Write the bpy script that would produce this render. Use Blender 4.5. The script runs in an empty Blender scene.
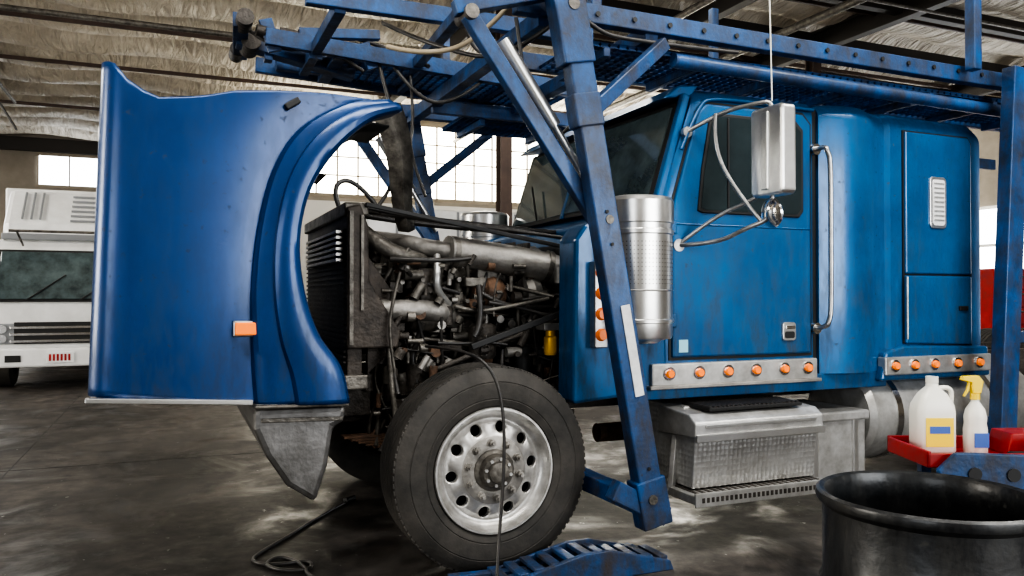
import bpy, bmesh, math, random
from mathutils import Vector, Matrix
random.seed(7)
R=math.radians
scene=bpy.context.scene
COL=scene.collection
CUR=[None]

def G(name,loc=(0,0,0),rz=0):
    e=bpy.data.objects.new(name,None); e.empty_display_size=0.2
    e.location=loc; e.rotation_euler=(0,0,rz); COL.objects.link(e); CUR[0]=e; return e

# ---------------------------------------------------------------- materials
def mat(name,col,rough=0.5,metal=0.0,coat=0.0,col2=None,nscale=4.0,amount=0.5,bump=0.0,bscale=40,emit=0,rough2=None,trans=0.0,detail=6,grime=None):
    m=bpy.data.materials.new(name); m.use_nodes=True
    nt=m.node_tree; N=nt.nodes; L=nt.links
    b=N['Principled BSDF']
    b.inputs['Base Color'].default_value=(*col,1); b.inputs['Roughness'].default_value=rough
    b.inputs['Metallic'].default_value=metal; b.inputs['Coat Weight'].default_value=coat
    b.inputs['Coat Roughness'].default_value=0.14
    b.inputs['Transmission Weight'].default_value=trans
    if emit:
        b.inputs['Emission Color'].default_value=(*col,1); b.inputs['Emission Strength'].default_value=emit
    tc=N.new('ShaderNodeTexCoord')
    if col2 is not None:
        n=N.new('ShaderNodeTexNoise'); n.inputs['Scale'].default_value=nscale; n.inputs['Detail'].default_value=detail
        n.inputs['Roughness'].default_value=0.65
        L.new(tc.outputs['Object'],n.inputs['Vector'])
        r=N.new('ShaderNodeValToRGB')
        r.color_ramp.elements[0].position=0.5-0.25*amount-0.05; r.color_ramp.elements[1].position=0.5+0.3*(1-amount)+0.06
        r.color_ramp.elements[0].color=(*col2,1); r.color_ramp.elements[1].color=(*col,1)
        L.new(n.outputs['Fac'],r.inputs['Fac']); L.new(r.outputs['Color'],b.inputs['Base Color'])
        if rough2 is not None:
            mr=N.new('ShaderNodeMapRange'); mr.inputs['From Min'].default_value=0.35; mr.inputs['From Max'].default_value=0.65
            mr.inputs['To Min'].default_value=rough2; mr.inputs['To Max'].default_value=rough
            L.new(n.outputs['Fac'],mr.inputs['Value']); L.new(mr.outputs['Result'],b.inputs['Roughness'])
        if grime:
            z0,z1,gc,gmin=grime
            sx=N.new('ShaderNodeSeparateXYZ'); L.new(tc.outputs['Object'],sx.inputs[0])
            zr=N.new('ShaderNodeMapRange'); zr.inputs['From Min'].default_value=z0; zr.inputs['From Max'].default_value=z1
            zr.inputs['To Min'].default_value=1.0; zr.inputs['To Max'].default_value=gmin
            L.new(sx.outputs['Z'],zr.inputs['Value'])
            mp=N.new('ShaderNodeMapping'); mp.inputs['Scale'].default_value=(9,9,2.6); L.new(tc.outputs['Object'],mp.inputs['Vector'])
            gn=N.new('ShaderNodeTexNoise'); gn.inputs['Scale'].default_value=1.3; gn.inputs['Detail'].default_value=10; gn.inputs['Roughness'].default_value=0.75
            L.new(mp.outputs['Vector'],gn.inputs['Vector'])
            gr=N.new('ShaderNodeMapRange'); gr.inputs['From Min'].default_value=0.43; gr.inputs['From Max'].default_value=0.68
            L.new(gn.outputs['Fac'],gr.inputs['Value'])
            ml=N.new('ShaderNodeMath'); ml.operation='MULTIPLY'; L.new(zr.outputs['Result'],ml.inputs[0]); L.new(gr.outputs['Result'],ml.inputs[1])
            sn=N.new('ShaderNodeTexNoise'); sn.inputs['Scale'].default_value=30; sn.inputs['Detail'].default_value=4; L.new(tc.outputs['Object'],sn.inputs['Vector'])
            sr=N.new('ShaderNodeMapRange'); sr.inputs['From Min'].default_value=0.64; sr.inputs['From Max'].default_value=0.72; sr.inputs['To Max'].default_value=0.6
            L.new(sn.outputs['Fac'],sr.inputs['Value'])
            ma=N.new('ShaderNodeMath'); ma.operation='MAXIMUM'; L.new(ml.outputs[0],ma.inputs[0]); L.new(sr.outputs['Result'],ma.inputs[1])
            mx=N.new('ShaderNodeMix'); mx.data_type='RGBA'; mx.inputs[7].default_value=(*gc,1)
            L.new(ma.outputs[0],mx.inputs[0]); L.new(r.outputs['Color'],mx.inputs[6]); L.new(mx.outputs[2],b.inputs['Base Color'])
            rr=N.new('ShaderNodeMapRange'); rr.inputs['To Min'].default_value=rough; rr.inputs['To Max'].default_value=0.75
            L.new(ma.outputs[0],rr.inputs['Value']); L.new(rr.outputs['Result'],b.inputs['Roughness'])
            cr=N.new('ShaderNodeMapRange'); cr.inputs['To Min'].default_value=coat; cr.inputs['To Max'].default_value=0.0
            L.new(ma.outputs[0],cr.inputs['Value']); L.new(cr.outputs['Result'],b.inputs['Coat Weight'])
    if bump:
        n2=N.new('ShaderNodeTexNoise'); n2.inputs['Scale'].default_value=bscale; n2.inputs['Detail'].default_value=5
        L.new(tc.outputs['Object'],n2.inputs['Vector'])
        bp=N.new('ShaderNodeBump'); bp.inputs['Strength'].default_value=bump; bp.inputs['Distance'].default_value=0.02
        L.new(n2.outputs['Fac'],bp.inputs['Height']); L.new(bp.outputs['Normal'],b.inputs['Normal'])
    return m

M={}
M['blue']=mat('blue_truck_paint',(0.0,0.125,0.33),0.33,0.25,0.55,col2=(0.0,0.075,0.215),nscale=2.2,amount=0.5,grime=(.8,1.8,(.04,.055,.07),.4))
M['hoodblue']=mat('blue_hood_paint',(0.0,0.050,0.190),0.33,0.25,0.35,col2=(0.0,0.034,0.135),nscale=1.6,amount=0.5,grime=(.85,1.5,(.012,.026,.05),.25))
M['rack']=mat('blue_rack_paint',(0.005,0.090,0.28),0.46,0.1,0.25,col2=(0.018,0.03,0.06),nscale=6,amount=0.52,bump=0.12,bscale=60,grime=(.2,1.6,(.05,.04,.035),.6))
M['chrome']=mat('polished_chrome',(0.80,0.80,0.80),0.18,1.0,col2=(0.6,0.59,0.57),nscale=10)
M['brushed']=mat('brushed_steel',(0.78,0.78,0.76),0.30,0.95,col2=(0.60,0.59,0.57),nscale=5)
M['armsteel']=mat('worn_chrome',(0.55,0.55,0.54),0.3,0.9,col2=(0.3,0.29,0.28),nscale=12)
M['wheelalu']=mat('wheel_aluminium',(0.74,0.73,0.71),0.36,0.8,col2=(0.40,0.385,0.36),nscale=12,amount=0.5)
M['alu']=mat('aluminium',(0.68,0.68,0.66),0.38,0.75,col2=(0.40,0.39,0.37),nscale=9,amount=0.5)
M['stepalu']=mat('step_aluminium',(0.72,0.72,0.71),0.36,0.7,col2=(0.38,0.37,0.35),nscale=7,amount=0.45,bump=.08)
M['dirtyalu']=mat('dirty_aluminium',(0.42,0.40,0.37),0.5,0.65,col2=(0.18,0.17,0.155),nscale=6,amount=0.6,bump=0.2)
M['bumper']=mat('scuffed_bumper_steel',(0.24,0.235,0.23),0.45,0.75,col2=(0.07,0.066,0.06),nscale=5,amount=0.6,bump=0.1)
M['steel']=mat('greasy_steel',(0.22,0.205,0.18),0.45,0.55,col2=(0.045,0.04,0.035),nscale=12,amount=0.6,bump=0.3)
M['cast']=mat('cast_iron',(0.10,0.088,0.076),0.52,0.35,col2=(0.028,0.024,0.021),nscale=9,amount=0.6,bump=0.5)
M['rad']=mat('radiator_dark',(0.085,0.070,0.058),0.55,0.3,col2=(0.022,0.019,0.017),nscale=9,amount=0.6,bump=0.3)
M['rust']=mat('rusty_metal',(0.22,0.125,0.075),0.75,0.25,col2=(0.05,0.037,0.03),nscale=11,amount=0.6,bump=0.4)
M['black']=mat('black_rubber',(0.012,0.012,0.012),0.55)
M['hose']=mat('rubber_hose',(0.02,0.02,0.021),0.38,col2=(0.05,0.045,0.04),nscale=15)
M['tyre']=mat('tyre_rubber',(0.070,0.063,0.055),0.72,col2=(0.024,0.023,0.021),nscale=5,amount=0.5,bump=0.12,bscale=50)
M['glass']=mat('dark_glass',(0.012,0.017,0.02),0.05,0.0,0.3,col2=(0.03,0.045,0.05),nscale=1.5)
M['reflglass']=mat('mottled_reflection_glass',(0.014,0.022,0.025),0.05,0.0,0.7,col2=(0.10,0.135,0.14),nscale=3.2,amount=.4)  # paler noise mottling imitates reflections, painted into the base colour
M['orange']=mat('orange_lens',(1.0,0.22,0.01),0.25,emit=0.3)
M['red']=mat('red_paint',(0.40,0.015,0.012),0.4,col2=(.2,.01,.01),nscale=8)
M['redlens']=mat('red_lens',(0.75,0.16,0.02),0.25,emit=0.15)
M['white']=mat('white_paint',(0.80,0.81,0.81),0.4,0,0.3,col2=(0.64,0.64,0.63),nscale=3)
M['vent']=mat('vent_grey',(0.22,0.23,0.24),0.5)
M['plastic_w']=mat('white_plastic',(0.74,0.73,0.66),0.35)
M['yellow']=mat('yellow_plastic',(0.85,0.62,0.02),0.35)
M['label']=mat('label_blue',(0.05,0.12,0.40),0.4)
M['brass']=mat('brass',(0.75,0.42,0.04),0.35,0.4)
M['drum']=mat('black_drum_paint',(0.028,0.031,0.034),0.36,0.3,0.2,col2=(0.008,0.008,0.009),nscale=5,amount=0.5,bump=0.25,bscale=12,rough2=0.6,grime=(.0,1.4,(.06,.058,.052),.2))
M['rib']=mat('reflective_tape',(0.75,0.76,0.75),0.3,0.0,col2=(0.5,0.5,0.5),nscale=12)
M['beam']=mat('brown_building_steel',(0.085,0.055,0.042),0.6,0.2,col2=(0.045,0.03,0.025),nscale=3)
M['mullion']=mat('window_mullion',(0.30,0.26,0.20),0.6)
M['darkbeam']=mat('dark_building_steel',(0.03,0.026,0.023),0.6,0.2)
M['tan']=mat('tan_hose',(0.35,0.29,0.2),0.6)
M['cyan']=mat('sticker_cyan',(0.3,0.6,0.7),0.5)

def platemat():
    m=mat('diamond_plate',(0.74,0.74,0.73),0.32,0.75,col2=(.45,.44,.42),nscale=6)
    nt=m.node_tree;N=nt.nodes;L=nt.links;b=N['Principled BSDF']
    tc=N.new('ShaderNodeTexCoord'); v=N.new('ShaderNodeTexVoronoi'); v.inputs['Scale'].default_value=34
    v.inputs['Randomness'].default_value=0.05
    L.new(tc.outputs['Object'],v.inputs['Vector'])
    bp=N.new('ShaderNodeBump'); bp.inputs['Strength'].default_value=0.6; bp.inputs['Distance'].default_value=0.007
    L.new(v.outputs['Distance'],bp.inputs['Height']); L.new(bp.outputs['Normal'],b.inputs['Normal'])
    return m
M['plate']=platemat()

def floormat():
    m=bpy.data.materials.new('stained_concrete'); m.use_nodes=True
    nt=m.node_tree;N=nt.nodes;L=nt.links;b=N['Principled BSDF']
    tc=N.new('ShaderNodeTexCoord')
    def noise(s,d=8,r=0.65,dist=0):
        n=N.new('ShaderNodeTexNoise'); n.inputs['Scale'].default_value=s; n.inputs['Detail'].default_value=d
        n.inputs['Roughness'].default_value=r; n.inputs['Distortion'].default_value=dist
        L.new(tc.outputs['Object'],n.inputs['Vector']); return n
    n1=noise(0.8,dist=1.0); n2=noise(7); n3=noise(1.5,dist=0.6); n4=noise(16,d=3)
    r1=N.new('ShaderNodeValToRGB'); e=r1.color_ramp.elements
    e[0].position=0.36; e[0].color=(0.019,0.0175,0.0165,1); e[1].position=0.68; e[1].color=(0.095,0.086,0.079,1)
    L.new(n1.outputs['Fac'],r1.inputs['Fac'])
    r2=N.new('ShaderNodeValToRGB'); e=r2.color_ramp.elements
    e[0].position=0.35; e[0].color=(0.38,0.38,0.38,1); e[1].position=0.7; e[1].color=(1.45,1.38,1.32,1)
    L.new(n2.outputs['Fac'],r2.inputs['Fac'])
    mx=N.new('ShaderNodeMix'); mx.data_type='RGBA'; mx.blend_type='MULTIPLY'; mx.inputs[0].default_value=1
    L.new(r1.outputs['Color'],mx.inputs[6]); L.new(r2.outputs['Color'],mx.inputs[7])
    sp=N.new('ShaderNodeMapRange'); sp.inputs['From Min'].default_value=0.68; sp.inputs['From Max'].default_value=0.73; sp.inputs['To Max'].default_value=.8
    L.new(n4.outputs['Fac'],sp.inputs['Value'])
    m2=N.new('ShaderNodeMix'); m2.data_type='RGBA'; m2.inputs[7].default_value=(.42,.42,.40,1)
    L.new(sp.outputs['Result'],m2.inputs[0]); L.new(mx.outputs[2],m2.inputs[6])
    L.new(m2.outputs[2],b.inputs['Base Color'])
    mr=N.new('ShaderNodeMapRange'); mr.inputs['From Min'].default_value=0.37; mr.inputs['From Max'].default_value=0.53
    mr.inputs['To Min'].default_value=0.28; mr.inputs['To Max'].default_value=0.66
    L.new(n3.outputs['Fac'],mr.inputs['Value']); L.new(mr.outputs['Result'],b.inputs['Roughness'])
    bp=N.new('ShaderNodeBump'); bp.inputs['Strength'].default_value=0.2; bp.inputs['Distance'].default_value=0.01
    L.new(n2.outputs['Fac'],bp.inputs['Height']); L.new(bp.outputs['Normal'],b.inputs['Normal'])
    return m
def ceilmat():
    m=mat('foil_insulation',(0.74,0.67,0.56),0.5,0.1,col2=(0.44,0.385,0.31),nscale=1.2,amount=0.5)
    nt=m.node_tree;N=nt.nodes;L=nt.links;b=N['Principled BSDF']
    tc=N.new('ShaderNodeTexCoord'); mp=N.new('ShaderNodeMapping'); mp.inputs['Scale'].default_value=(3.2,0.7,1)
    n=N.new('ShaderNodeTexNoise'); n.inputs['Scale'].default_value=1.6; n.inputs['Detail'].default_value=5; n.inputs['Distortion'].default_value=1.2
    L.new(tc.outputs['Object'],mp.inputs['Vector']); L.new(mp.outputs['Vector'],n.inputs['Vector'])
    bp=N.new('ShaderNodeBump'); bp.inputs['Strength'].default_value=0.9; bp.inputs['Distance'].default_value=0.28
    L.new(n.outputs['Fac'],bp.inputs['Height']); L.new(bp.outputs['Normal'],b.inputs['Normal'])
    return m

# ---------------------------------------------------------------- mesh helpers
def fin(name,me,m,bevel=0,smooth=False,ang=35,seg=2):
    o=bpy.data.objects.new(name,me); COL.objects.link(o)
    if m: me.materials.append(M[m] if isinstance(m,str) else m)
    if smooth:
        me.shade_smooth(); me.set_sharp_from_angle(angle=R(ang))
    if bevel:
        b=o.modifiers.new('bevel','BEVEL'); b.width=bevel; b.segments=seg; b.limit_method='ANGLE'
    o.parent=CUR[0]; return o
def bmfin(name,bm,m,**k):
    bmesh.ops.recalc_face_normals(bm,faces=bm.faces)
    me=bpy.data.meshes.new(name); bm.to_mesh(me); bm.free(); return fin(name,me,m,**k)
def addbox(bm,x0,x1,y0,y1,z0,z1):
    vs=[bm.verts.new(p) for p in [(x0,y0,z0),(x1,y0,z0),(x1,y1,z0),(x0,y1,z0),(x0,y0,z1),(x1,y0,z1),(x1,y1,z1),(x0,y1,z1)]]
    for f in [(0,1,2,3),(4,5,6,7),(0,1,5,4),(1,2,6,5),(2,3,7,6),(3,0,4,7)]:
        bm.faces.new([vs[i] for i in f])
def box(name,x0,x1,y0,y1,z0,z1,m,bevel=0.006):
    bm=bmesh.new(); addbox(bm,x0,x1,y0,y1,z0,z1); return bmfin(name,bm,m,bevel=bevel)
def boxes(name,lst,m,bevel=0):
    bm=bmesh.new()
    for b in lst: addbox(bm,*b)
    return bmfin(name,bm,m,bevel=bevel)
def prism(name,pts,y0,y1,m,bevel=0.005,axis='y'):
    bm=bmesh.new()
    def mk(a,b,c):
        return (a,c,b) if axis=='y' else ((c,a,b) if axis=='x' else (a,b,c))
    A=[bm.verts.new(mk(p[0],p[1],y0)) for p in pts]; B=[bm.verts.new(mk(p[0],p[1],y1)) for p in pts]
    n=len(pts); bm.faces.new(A); bm.faces.new(B[::-1])
    for i in range(n): bm.faces.new([A[i],A[(i+1)%n],B[(i+1)%n],B[i]])
    return bmfin(name,bm,m,bevel=bevel)
def basis(p0,p1):
    p0=Vector(p0);p1=Vector(p1);d=(p1-p0);l=d.length;d.normalize()
    up=Vector((0,0,1)) if abs(d.z)<0.995 else Vector((1,0,0))
    s=d.cross(up).normalized(); u=s.cross(d).normalized()
    return p0,p1,d,s,u,l
def addbeam(bm,p0,p1,w,h):
    p0,p1,d,s,u,l=basis(p0,p1)
    vs=[]
    for P in (p0,p1):
        for a,b in ((-1,-1),(1,-1),(1,1),(-1,1)):
            vs.append(bm.verts.new(P+s*a*w/2+u*b*h/2))
    for f in [(0,1,2,3),(7,6,5,4),(0,4,5,1),(1,5,6,2),(2,6,7,3),(3,7,4,0)]: bm.faces.new([vs[i] for i in f])
def beam(name,p0,p1,w,h,m,bevel=0.005):
    bm=bmesh.new(); addbeam(bm,p0,p1,w,h); return bmfin(name,bm,m,bevel=bevel)
def beams(name,lst,m,bevel=0.004):
    bm=bmesh.new()
    for b in lst: addbeam(bm,*b)
    return bmfin(name,bm,m,bevel=bevel)
def addcyl(bm,p0,p1,r0,r1=None,seg=20,caps=True):
    r1=r0 if r1 is None else r1
    p0,p1,d,s,u,l=basis(p0,p1)
    A=[];B=[]
    for i in range(seg):
        a=2*math.pi*i/seg; v=s*math.cos(a)+u*math.sin(a)
        A.append(bm.verts.new(p0+v*r0)); B.append(bm.verts.new(p1+v*r1))
    for i in range(seg): bm.faces.new([A[i],A[(i+1)%seg],B[(i+1)%seg],B[i]])
    if caps: bm.faces.new(A); bm.faces.new(B)
def cyls(name,lst,m,seg=16):
    bm=bmesh.new()
    for c in lst: addcyl(bm,c[0],c[1],c[2],c[3] if len(c)>3 else None,seg)
    return bmfin(name,bm,m,smooth=True)
def lathe(name,prof,org,axis,m,seg=48,ang=30,closed=False):
    bm=bmesh.new(); org=Vector(org); ax=Vector(axis).normalized()
    up=Vector((0,0,1)) if abs(ax.z)<0.9 else Vector((1,0,0))
    s=ax.cross(up).normalized(); u=s.cross(ax)
    rings=[]
    for r,h in prof:
        if r<1e-5: rings.append([bm.verts.new(org+ax*h)])
        else: rings.append([bm.verts.new(org+ax*h+(s*math.cos(2*math.pi*i/seg)+u*math.sin(2*math.pi*i/seg))*r) for i in range(seg)])
    pr=list(zip(rings[:-1],rings[1:]))
    if closed: pr.append((rings[-1],rings[0]))
    for a,b in pr:
        for i in range(seg):
            j=(i+1)%seg
            f=[a[i%len(a)],a[j%len(a)],b[j%len(b)],b[i%len(b)]]
            f2=[]
            for v in f:
                if v not in f2: f2.append(v)
            if len(f2)>2: bm.faces.new(f2)
    return bmfin(name,bm,m,smooth=True,ang=ang)
def hose(name,pts,r,m='hose',res=3):
    return hoses(name,[(pts,r)],m,res)
def hoses(name,lst,m='hose',res=2):
    cu=bpy.data.curves.new(name,'CURVE'); cu.dimensions='3D'; cu.bevel_depth=1.0; cu.bevel_resolution=res; cu.use_fill_caps=True
    for pts,r in lst:
        sp=cu.splines.new('NURBS'); sp.points.add(len(pts)-1)
        for i,p in enumerate(pts): sp.points[i].co=(*p,1); sp.points[i].radius=r
        sp.order_u=min(3,len(pts)); sp.use_endpoint_u=True; sp.resolution_u=6
    cu.materials.append(M[m])
    o=bpy.data.objects.new(name,cu); COL.objects.link(o); o.parent=CUR[0]; return o
def gridmesh(name,rows,m,smooth=True,ang=40,solid=0,close=False):
    bm=bmesh.new(); V=[[bm.verts.new(p) for p in r] for r in rows]
    for a,b in zip(V[:-1],V[1:]):
        n=len(a)
        for i in range(n if close else n-1): bm.faces.new([a[i],a[(i+1)%n],b[(i+1)%n],b[i]])
    o=bmfin(name,bm,m,smooth=smooth,ang=ang)
    if solid:
        s=o.modifiers.new('solid','SOLIDIFY'); s.thickness=solid; s.offset=0
    return o
def loft(name,secs,m,caps=True,ang=35):
    bm=bmesh.new(); V=[[bm.verts.new(p) for p in s] for s in secs]
    n=len(V[0])
    for a,b in zip(V[:-1],V[1:]):
        for i in range(n): bm.faces.new([a[i],a[(i+1)%n],b[(i+1)%n],b[i]])
    if caps: bm.faces.new(V[0]); bm.faces.new(V[-1])
    return bmfin(name,bm,m,smooth=True,ang=ang)
def catmull(P,n):
    P=[Vector(p) for p in P]; out=[]
    k=len(P)-1
    for i in range(n+1):
        t=i/n*k; j=min(int(t),k-1); f=t-j
        a=P[max(j-1,0)];b=P[j];c=P[j+1];d=P[min(j+2,k)]
        out.append(0.5*((2*b)+(c-a)*f+(2*a-5*b+4*c-d)*f*f+(3*b-a-3*c+d)*f**3))
    return out
CY=4.85   # truck centre line
def my(y): return 2*CY-y
def rrect(x0,x1,z0,z1,r,n=5):
    pts=[]
    for cx,cz,a0 in ((x1-r,z1-r,0),(x0+r,z1-r,90),(x0+r,z0+r,180),(x1-r,z0+r,270)):
        for i in range(n+1):
            a=R(a0+90*i/n); pts.append((cx+r*math.cos(a),cz+r*math.sin(a)))
    return pts

# ================================================================ ROOM
CUR[0]=None
X0,X1,Y0,Y1,H=-14,20,-7,22,6.8
Y2=30; XS=1.0
M['floor']=floormat(); M['ceil']=ceilmat()
M['wall']=mat('wall_panel',(0.34,0.30,0.25),0.7,col2=(0.22,0.195,0.16),nscale=1.0)
M['wallw']=mat('wall_white',(0.72,0.71,0.68),0.7)
M['pane']=mat('window_daylight',(1.0,0.94,0.78),0.4,emit=10)
M['panew']=mat('window_daylight_cool',(0.92,0.96,1.0),0.4,emit=6.0)
box('floor',X0,X1,Y0,Y2,-0.1,0,'floor',bevel=0)
boxes('trim_floor_joints',[(X0,X1,2.985+d,2.995+d,0,0.0015) for d in (-4,4.35,9)]+[(x,x+0.01,Y0,Y1,0,0.0015) for x in (-5,-1.2,6.4,12)],'black')
rows=[]
ny=250
for j in range(ny+1):
    y=Y0+(Y2-Y0)*j/ny; row=[]
    for i in range(61):
        x=X0+(X1-X0)*i/60
        z=H-0.26*abs(math.sin(math.pi*y/1.5))**0.7*(1+0.25*math.sin(x*1.7+y*0.6))
        row.append((x,y,z))
    rows.append(row)
gridmesh('ceiling',rows,'ceil',ang=60)
box('wall_back',XS,X1,Y1,Y1+0.2,0,H,'wall',bevel=0)
box('wall_alcove_side',XS,XS+.2,Y1+.2,Y2,0,H,'wall',bevel=0)
box('wall_alcove_back',X0,XS,Y2,Y2+0.2,0,H,'wall',bevel=0)
box('wall_left',X0-0.2,X0,Y0,Y2,0,H,'wall',bevel=0)
box('wall_right',X1,X1+0.2,Y0,Y1,0,H,'wall',bevel=0)
box('wall_front',X0,X1,Y0-0.2,Y0,0,H,'wall',bevel=0)
box('trim_1',X0,XS,Y2-.2,Y2-.01,6.12,6.55,'darkbeam',bevel=0)
def window(name,x0,x1,z0,z1,nx,nz,pm='pane',y=Y1,fw=.022):
    e=G(name)
    boxes('panes',[(x0,x1,y-0.03,y-0.005,z0,z1)],pm)
    fr=[(x0-0.08,x1+0.08,y-0.1,y-0.03,z0-0.1,z0),(x0-0.08,x1+0.08,y-0.1,y-0.03,z1,z1+0.1)]
    for i in range(nx+1):
        xx=x0+(x1-x0)*i/nx; fr.append((xx-fw,xx+fw,y-0.08,y-0.03,z0,z1))
    for i in range(1,nz):
        zz=z0+(z1-z0)*i/nz; fr.append((x0,x1,y-0.07,y-0.03,zz-fw*.8,zz+fw*.8))
    boxes('frame',fr,'mullion'); CUR[0]=None
window('window_1',2.4,19.5,4.2,6.25,30,4)
window('window_2',-4.1,-.5,5.05,6.0,4,1,'panew',Y2)
window('window_3',-13.5,-6.0,4.6,5.9,9,2,'panew',Y2)
box('trim_2',1.5,19.9,Y1-0.05,Y1,0,4.0,'wallw',bevel=0)
G('door_1')
boxes('panes',[(X1-0.05,X1-0.01,9.5,18,1.0,3.7)],'panew')
boxes('frame',[(X1-0.12,X1-0.05,9.4+i*1.42,9.5+i*1.42,0,3.8) for i in range(7)]+[(X1-0.12,X1-0.05,9.4,18.1,z,z+0.08) for z in (0.9,1.8,2.7,3.7)],'white')
CUR[0]=None
G('roof_truss')
tl=[]
for x in (-9,-4.6,5,8.5,11.5,17.5):
    tl+= [((x,Y0,6.15),(x,Y1,6.15),0.2,0.05),((x,Y0,6.5),(x,Y1,6.5),0.2,0.05),((x,Y0,6.33),(x,Y1,6.33),0.03,0.34)]
for y in (4.6,6.4,8.2,10,12,14):
    tl.append(((5,y,6.38),(X1,y,6.38),0.16,0.26))
beams('girders',tl,'darkbeam')
beams('purlins',[((X0,y,6.42),(X1,y,6.42),0.05,0.08) for y in (4.5,7.5,10.5,13.5,16.5,19.5,24)],'beam')
cyls('conduits',[((X0,9,5.9),(X1,9,5.9),0.025),((-3.5,Y0,6.0),(-3.5,Y1,6.0),0.035),((7.5,Y0,5.9),(7.5,Y1,5.9),0.05),((X0,15,6.05),(XS,15,6.05),.05),((9.8,Y0,6.0),(9.8,Y1,6.0),.07)],'steel')
hoses('hanging_cables',[([(-3.4,12,6),(-3.3,12.1,4.8),(-2.9,12.1,5.4),(-2.5,12,6.1)],.02),([(-3.4,14,6.1),(-3.0,14,5.2),(-2.6,14,4.6),(-2.2,14,3.9)],.018),([(-5,9,6),(-4.6,9,5.1),(-3.5,9,6)],.015)],'hose')
CUR[0]=None
for i,(x,y) in enumerate([(4.95,12),(11.5,12),(-8,12)]):
    G('steel_column')
    boxes('i_beam',[(x-0.1,x+0.1,y-0.11,y-0.09,0,6.1),(x-0.1,x+0.1,y+0.09,y+0.11,0,6.1),(x-0.012,x+0.012,y-0.09,y+0.09,0,6.1)],'beam')
    CUR[0]=None

# ================================================================ SEMI TRUCK
TR=G('semi_truck')
def cm2(P,n): return [(v.x,v.y) for v in catmull([(a,b,0) for a,b in P],n)]
NK=40
Ic=cm2([(.985,2.25),(.835,2.19),(.675,2.04),(.56,1.85),(.515,1.625),(.535,1.40),(.60,1.20),(.70,1.05),(.74,.885)],NK)
Oc=cm2([(.93,2.305),(.74,2.27),(.53,2.14),(.41,1.94),(.345,1.67),(.318,1.40),(.318,1.17),(.325,1.0),(.335,.895)],NK)
Lc=[(-0.285-0.045*(k/NK),2.37-(2.37-.955)*k/NK) for k in range(NK+1)]
Tc=[(-.285,2.37),(-.24,2.365),(-.17,2.275),(-.07,2.225),(.10,2.245),(.25,2.285),(.45,2.305),(.65,2.315),(.93,2.305)]
def topoff(x):
    L0=Lc[0];O0=Oc[0]
    for a,b in zip(Tc[:-1],Tc[1:]):
        if a[0]<=x<=b[0]:
            z=a[1]+(b[1]-a[1])*(x-a[0])/(b[0]-a[0]); break
    else: z=2.3
    return z-(L0[1]+(O0[1]-L0[1])*(x-L0[0])/(O0[0]-L0[0]))
PY=3.73
def hoodside(name,mirror):
    rows=[]
    for k in range(NK+1):
        row=[]; L=Lc[k];O=Oc[k];Ii=Ic[k]
        fade=max(0,1-k/14)**2
        for a in range(0,7):
            an=R(90*a/6); rr=0.10
            x=L[0]+rr-rr*math.cos(an) ; y=PY+rr-rr*math.sin(an)
            f=(x-L[0])/(O[0]-L[0]); z=L[1]+(O[1]-L[1])*f
            row.append((x,y,z+topoff(Lc[0][0]+(Oc[0][0]-Lc[0][0])*f)*fade))
        s0=0.10/(O[0]-L[0])
        for t in range(1,19):
            f=s0+(1-s0)*t/18; x=L[0]+(O[0]-L[0])*f; z=L[1]+(O[1]-L[1])*f
            crown=-0.012*math.sin(math.pi*f)
            row.append((x,PY+crown,z+topoff(Lc[0][0]+(Oc[0][0]-Lc[0][0])*f)*fade))
        for t,dy in ((.04,-.035),(.10,-.05),(.25,-.058),(.42,-.062),(.46,-.09),(.55,-.098),(.75,-.105),(.9,-.10),(.97,-.09),(1,-.07)):
            row.append((O[0]+(Ii[0]-O[0])*t,PY+dy,O[1]+(Ii[1]-O[1])*t))
        row.append((Ii[0]-0.012,PY-.02,Ii[1])); row.append((Ii[0]-0.02,PY+0.06,Ii[1]))
        if mirror: row=[(p[0],my(p[1]),p[2]) for p in row]
        rows.append(row)
    return gridmesh(name,rows,'hoodblue',ang=28,solid=0.012)
hoodside('hood_side_near',False); hoodside('hood_side_far',True)
rows=[]
for k in range(NK+1):
    L=Lc[k]; rows.append([(L[0]-0.05*math.sin(math.pi*i/16),PY+.1+(my(PY)-.1-PY-.1)*i/16,L[1]) for i in range(17)])
gridmesh('hood_top_skin',rows,'hoodblue',solid=0.012)
box('grille_surround',-.325,.33,PY+.02,my(PY)-.02,.925,.955,'chrome')
beam('grille_edge_trim',(-.335,PY-.02,.943),(.325,PY-.02,.902),.03,.022,'brushed',.004)
boxes('grille_bars',[( -.25+i*.055,-.235+i*.055,PY+.3,my(PY)-.3,.90,.93) for i in range(10)],'chrome')
beam('fender_bottom_trim',(.33,PY-.06,.885),(.74,PY-.07,.878),.03,.014,'steel')
def liner(y0,y1,nm):
    rows=[[(p[0]+.0,y0,p[1]),(p[0]-.01,y1,p[1])] for p in [(.96,2.2)]+Ic[4:]]
    gridmesh(nm,rows,'black',solid=0.01)
liner(PY+.06,PY+.5,'inner_fender_near'); liner(my(PY)-.06,my(PY)-.5,'inner_fender_far')
beams('hood_inner_frame',[((.45,PY+.1,2.15),(.45,my(PY)-.1,2.15),.05,.06),((0.1,PY+.1,1.1),(.1,my(PY)-.1,1.1),.05,.06),((-.1,4.3,1.0),(-.1,4.3,2.2),.05,.05)],'cast')
box('turn_signal_bezel',.24,.37,PY-.035,PY-.008,1.195,1.265,'armsteel')
box('turn_signal_lens',.247,.363,PY-.05,PY-.033,1.202,1.258,'orange')
beam('hood_latch',(.46,PY-.035,2.225),(.52,PY-.035,2.265),.03,.03,'black')
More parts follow.
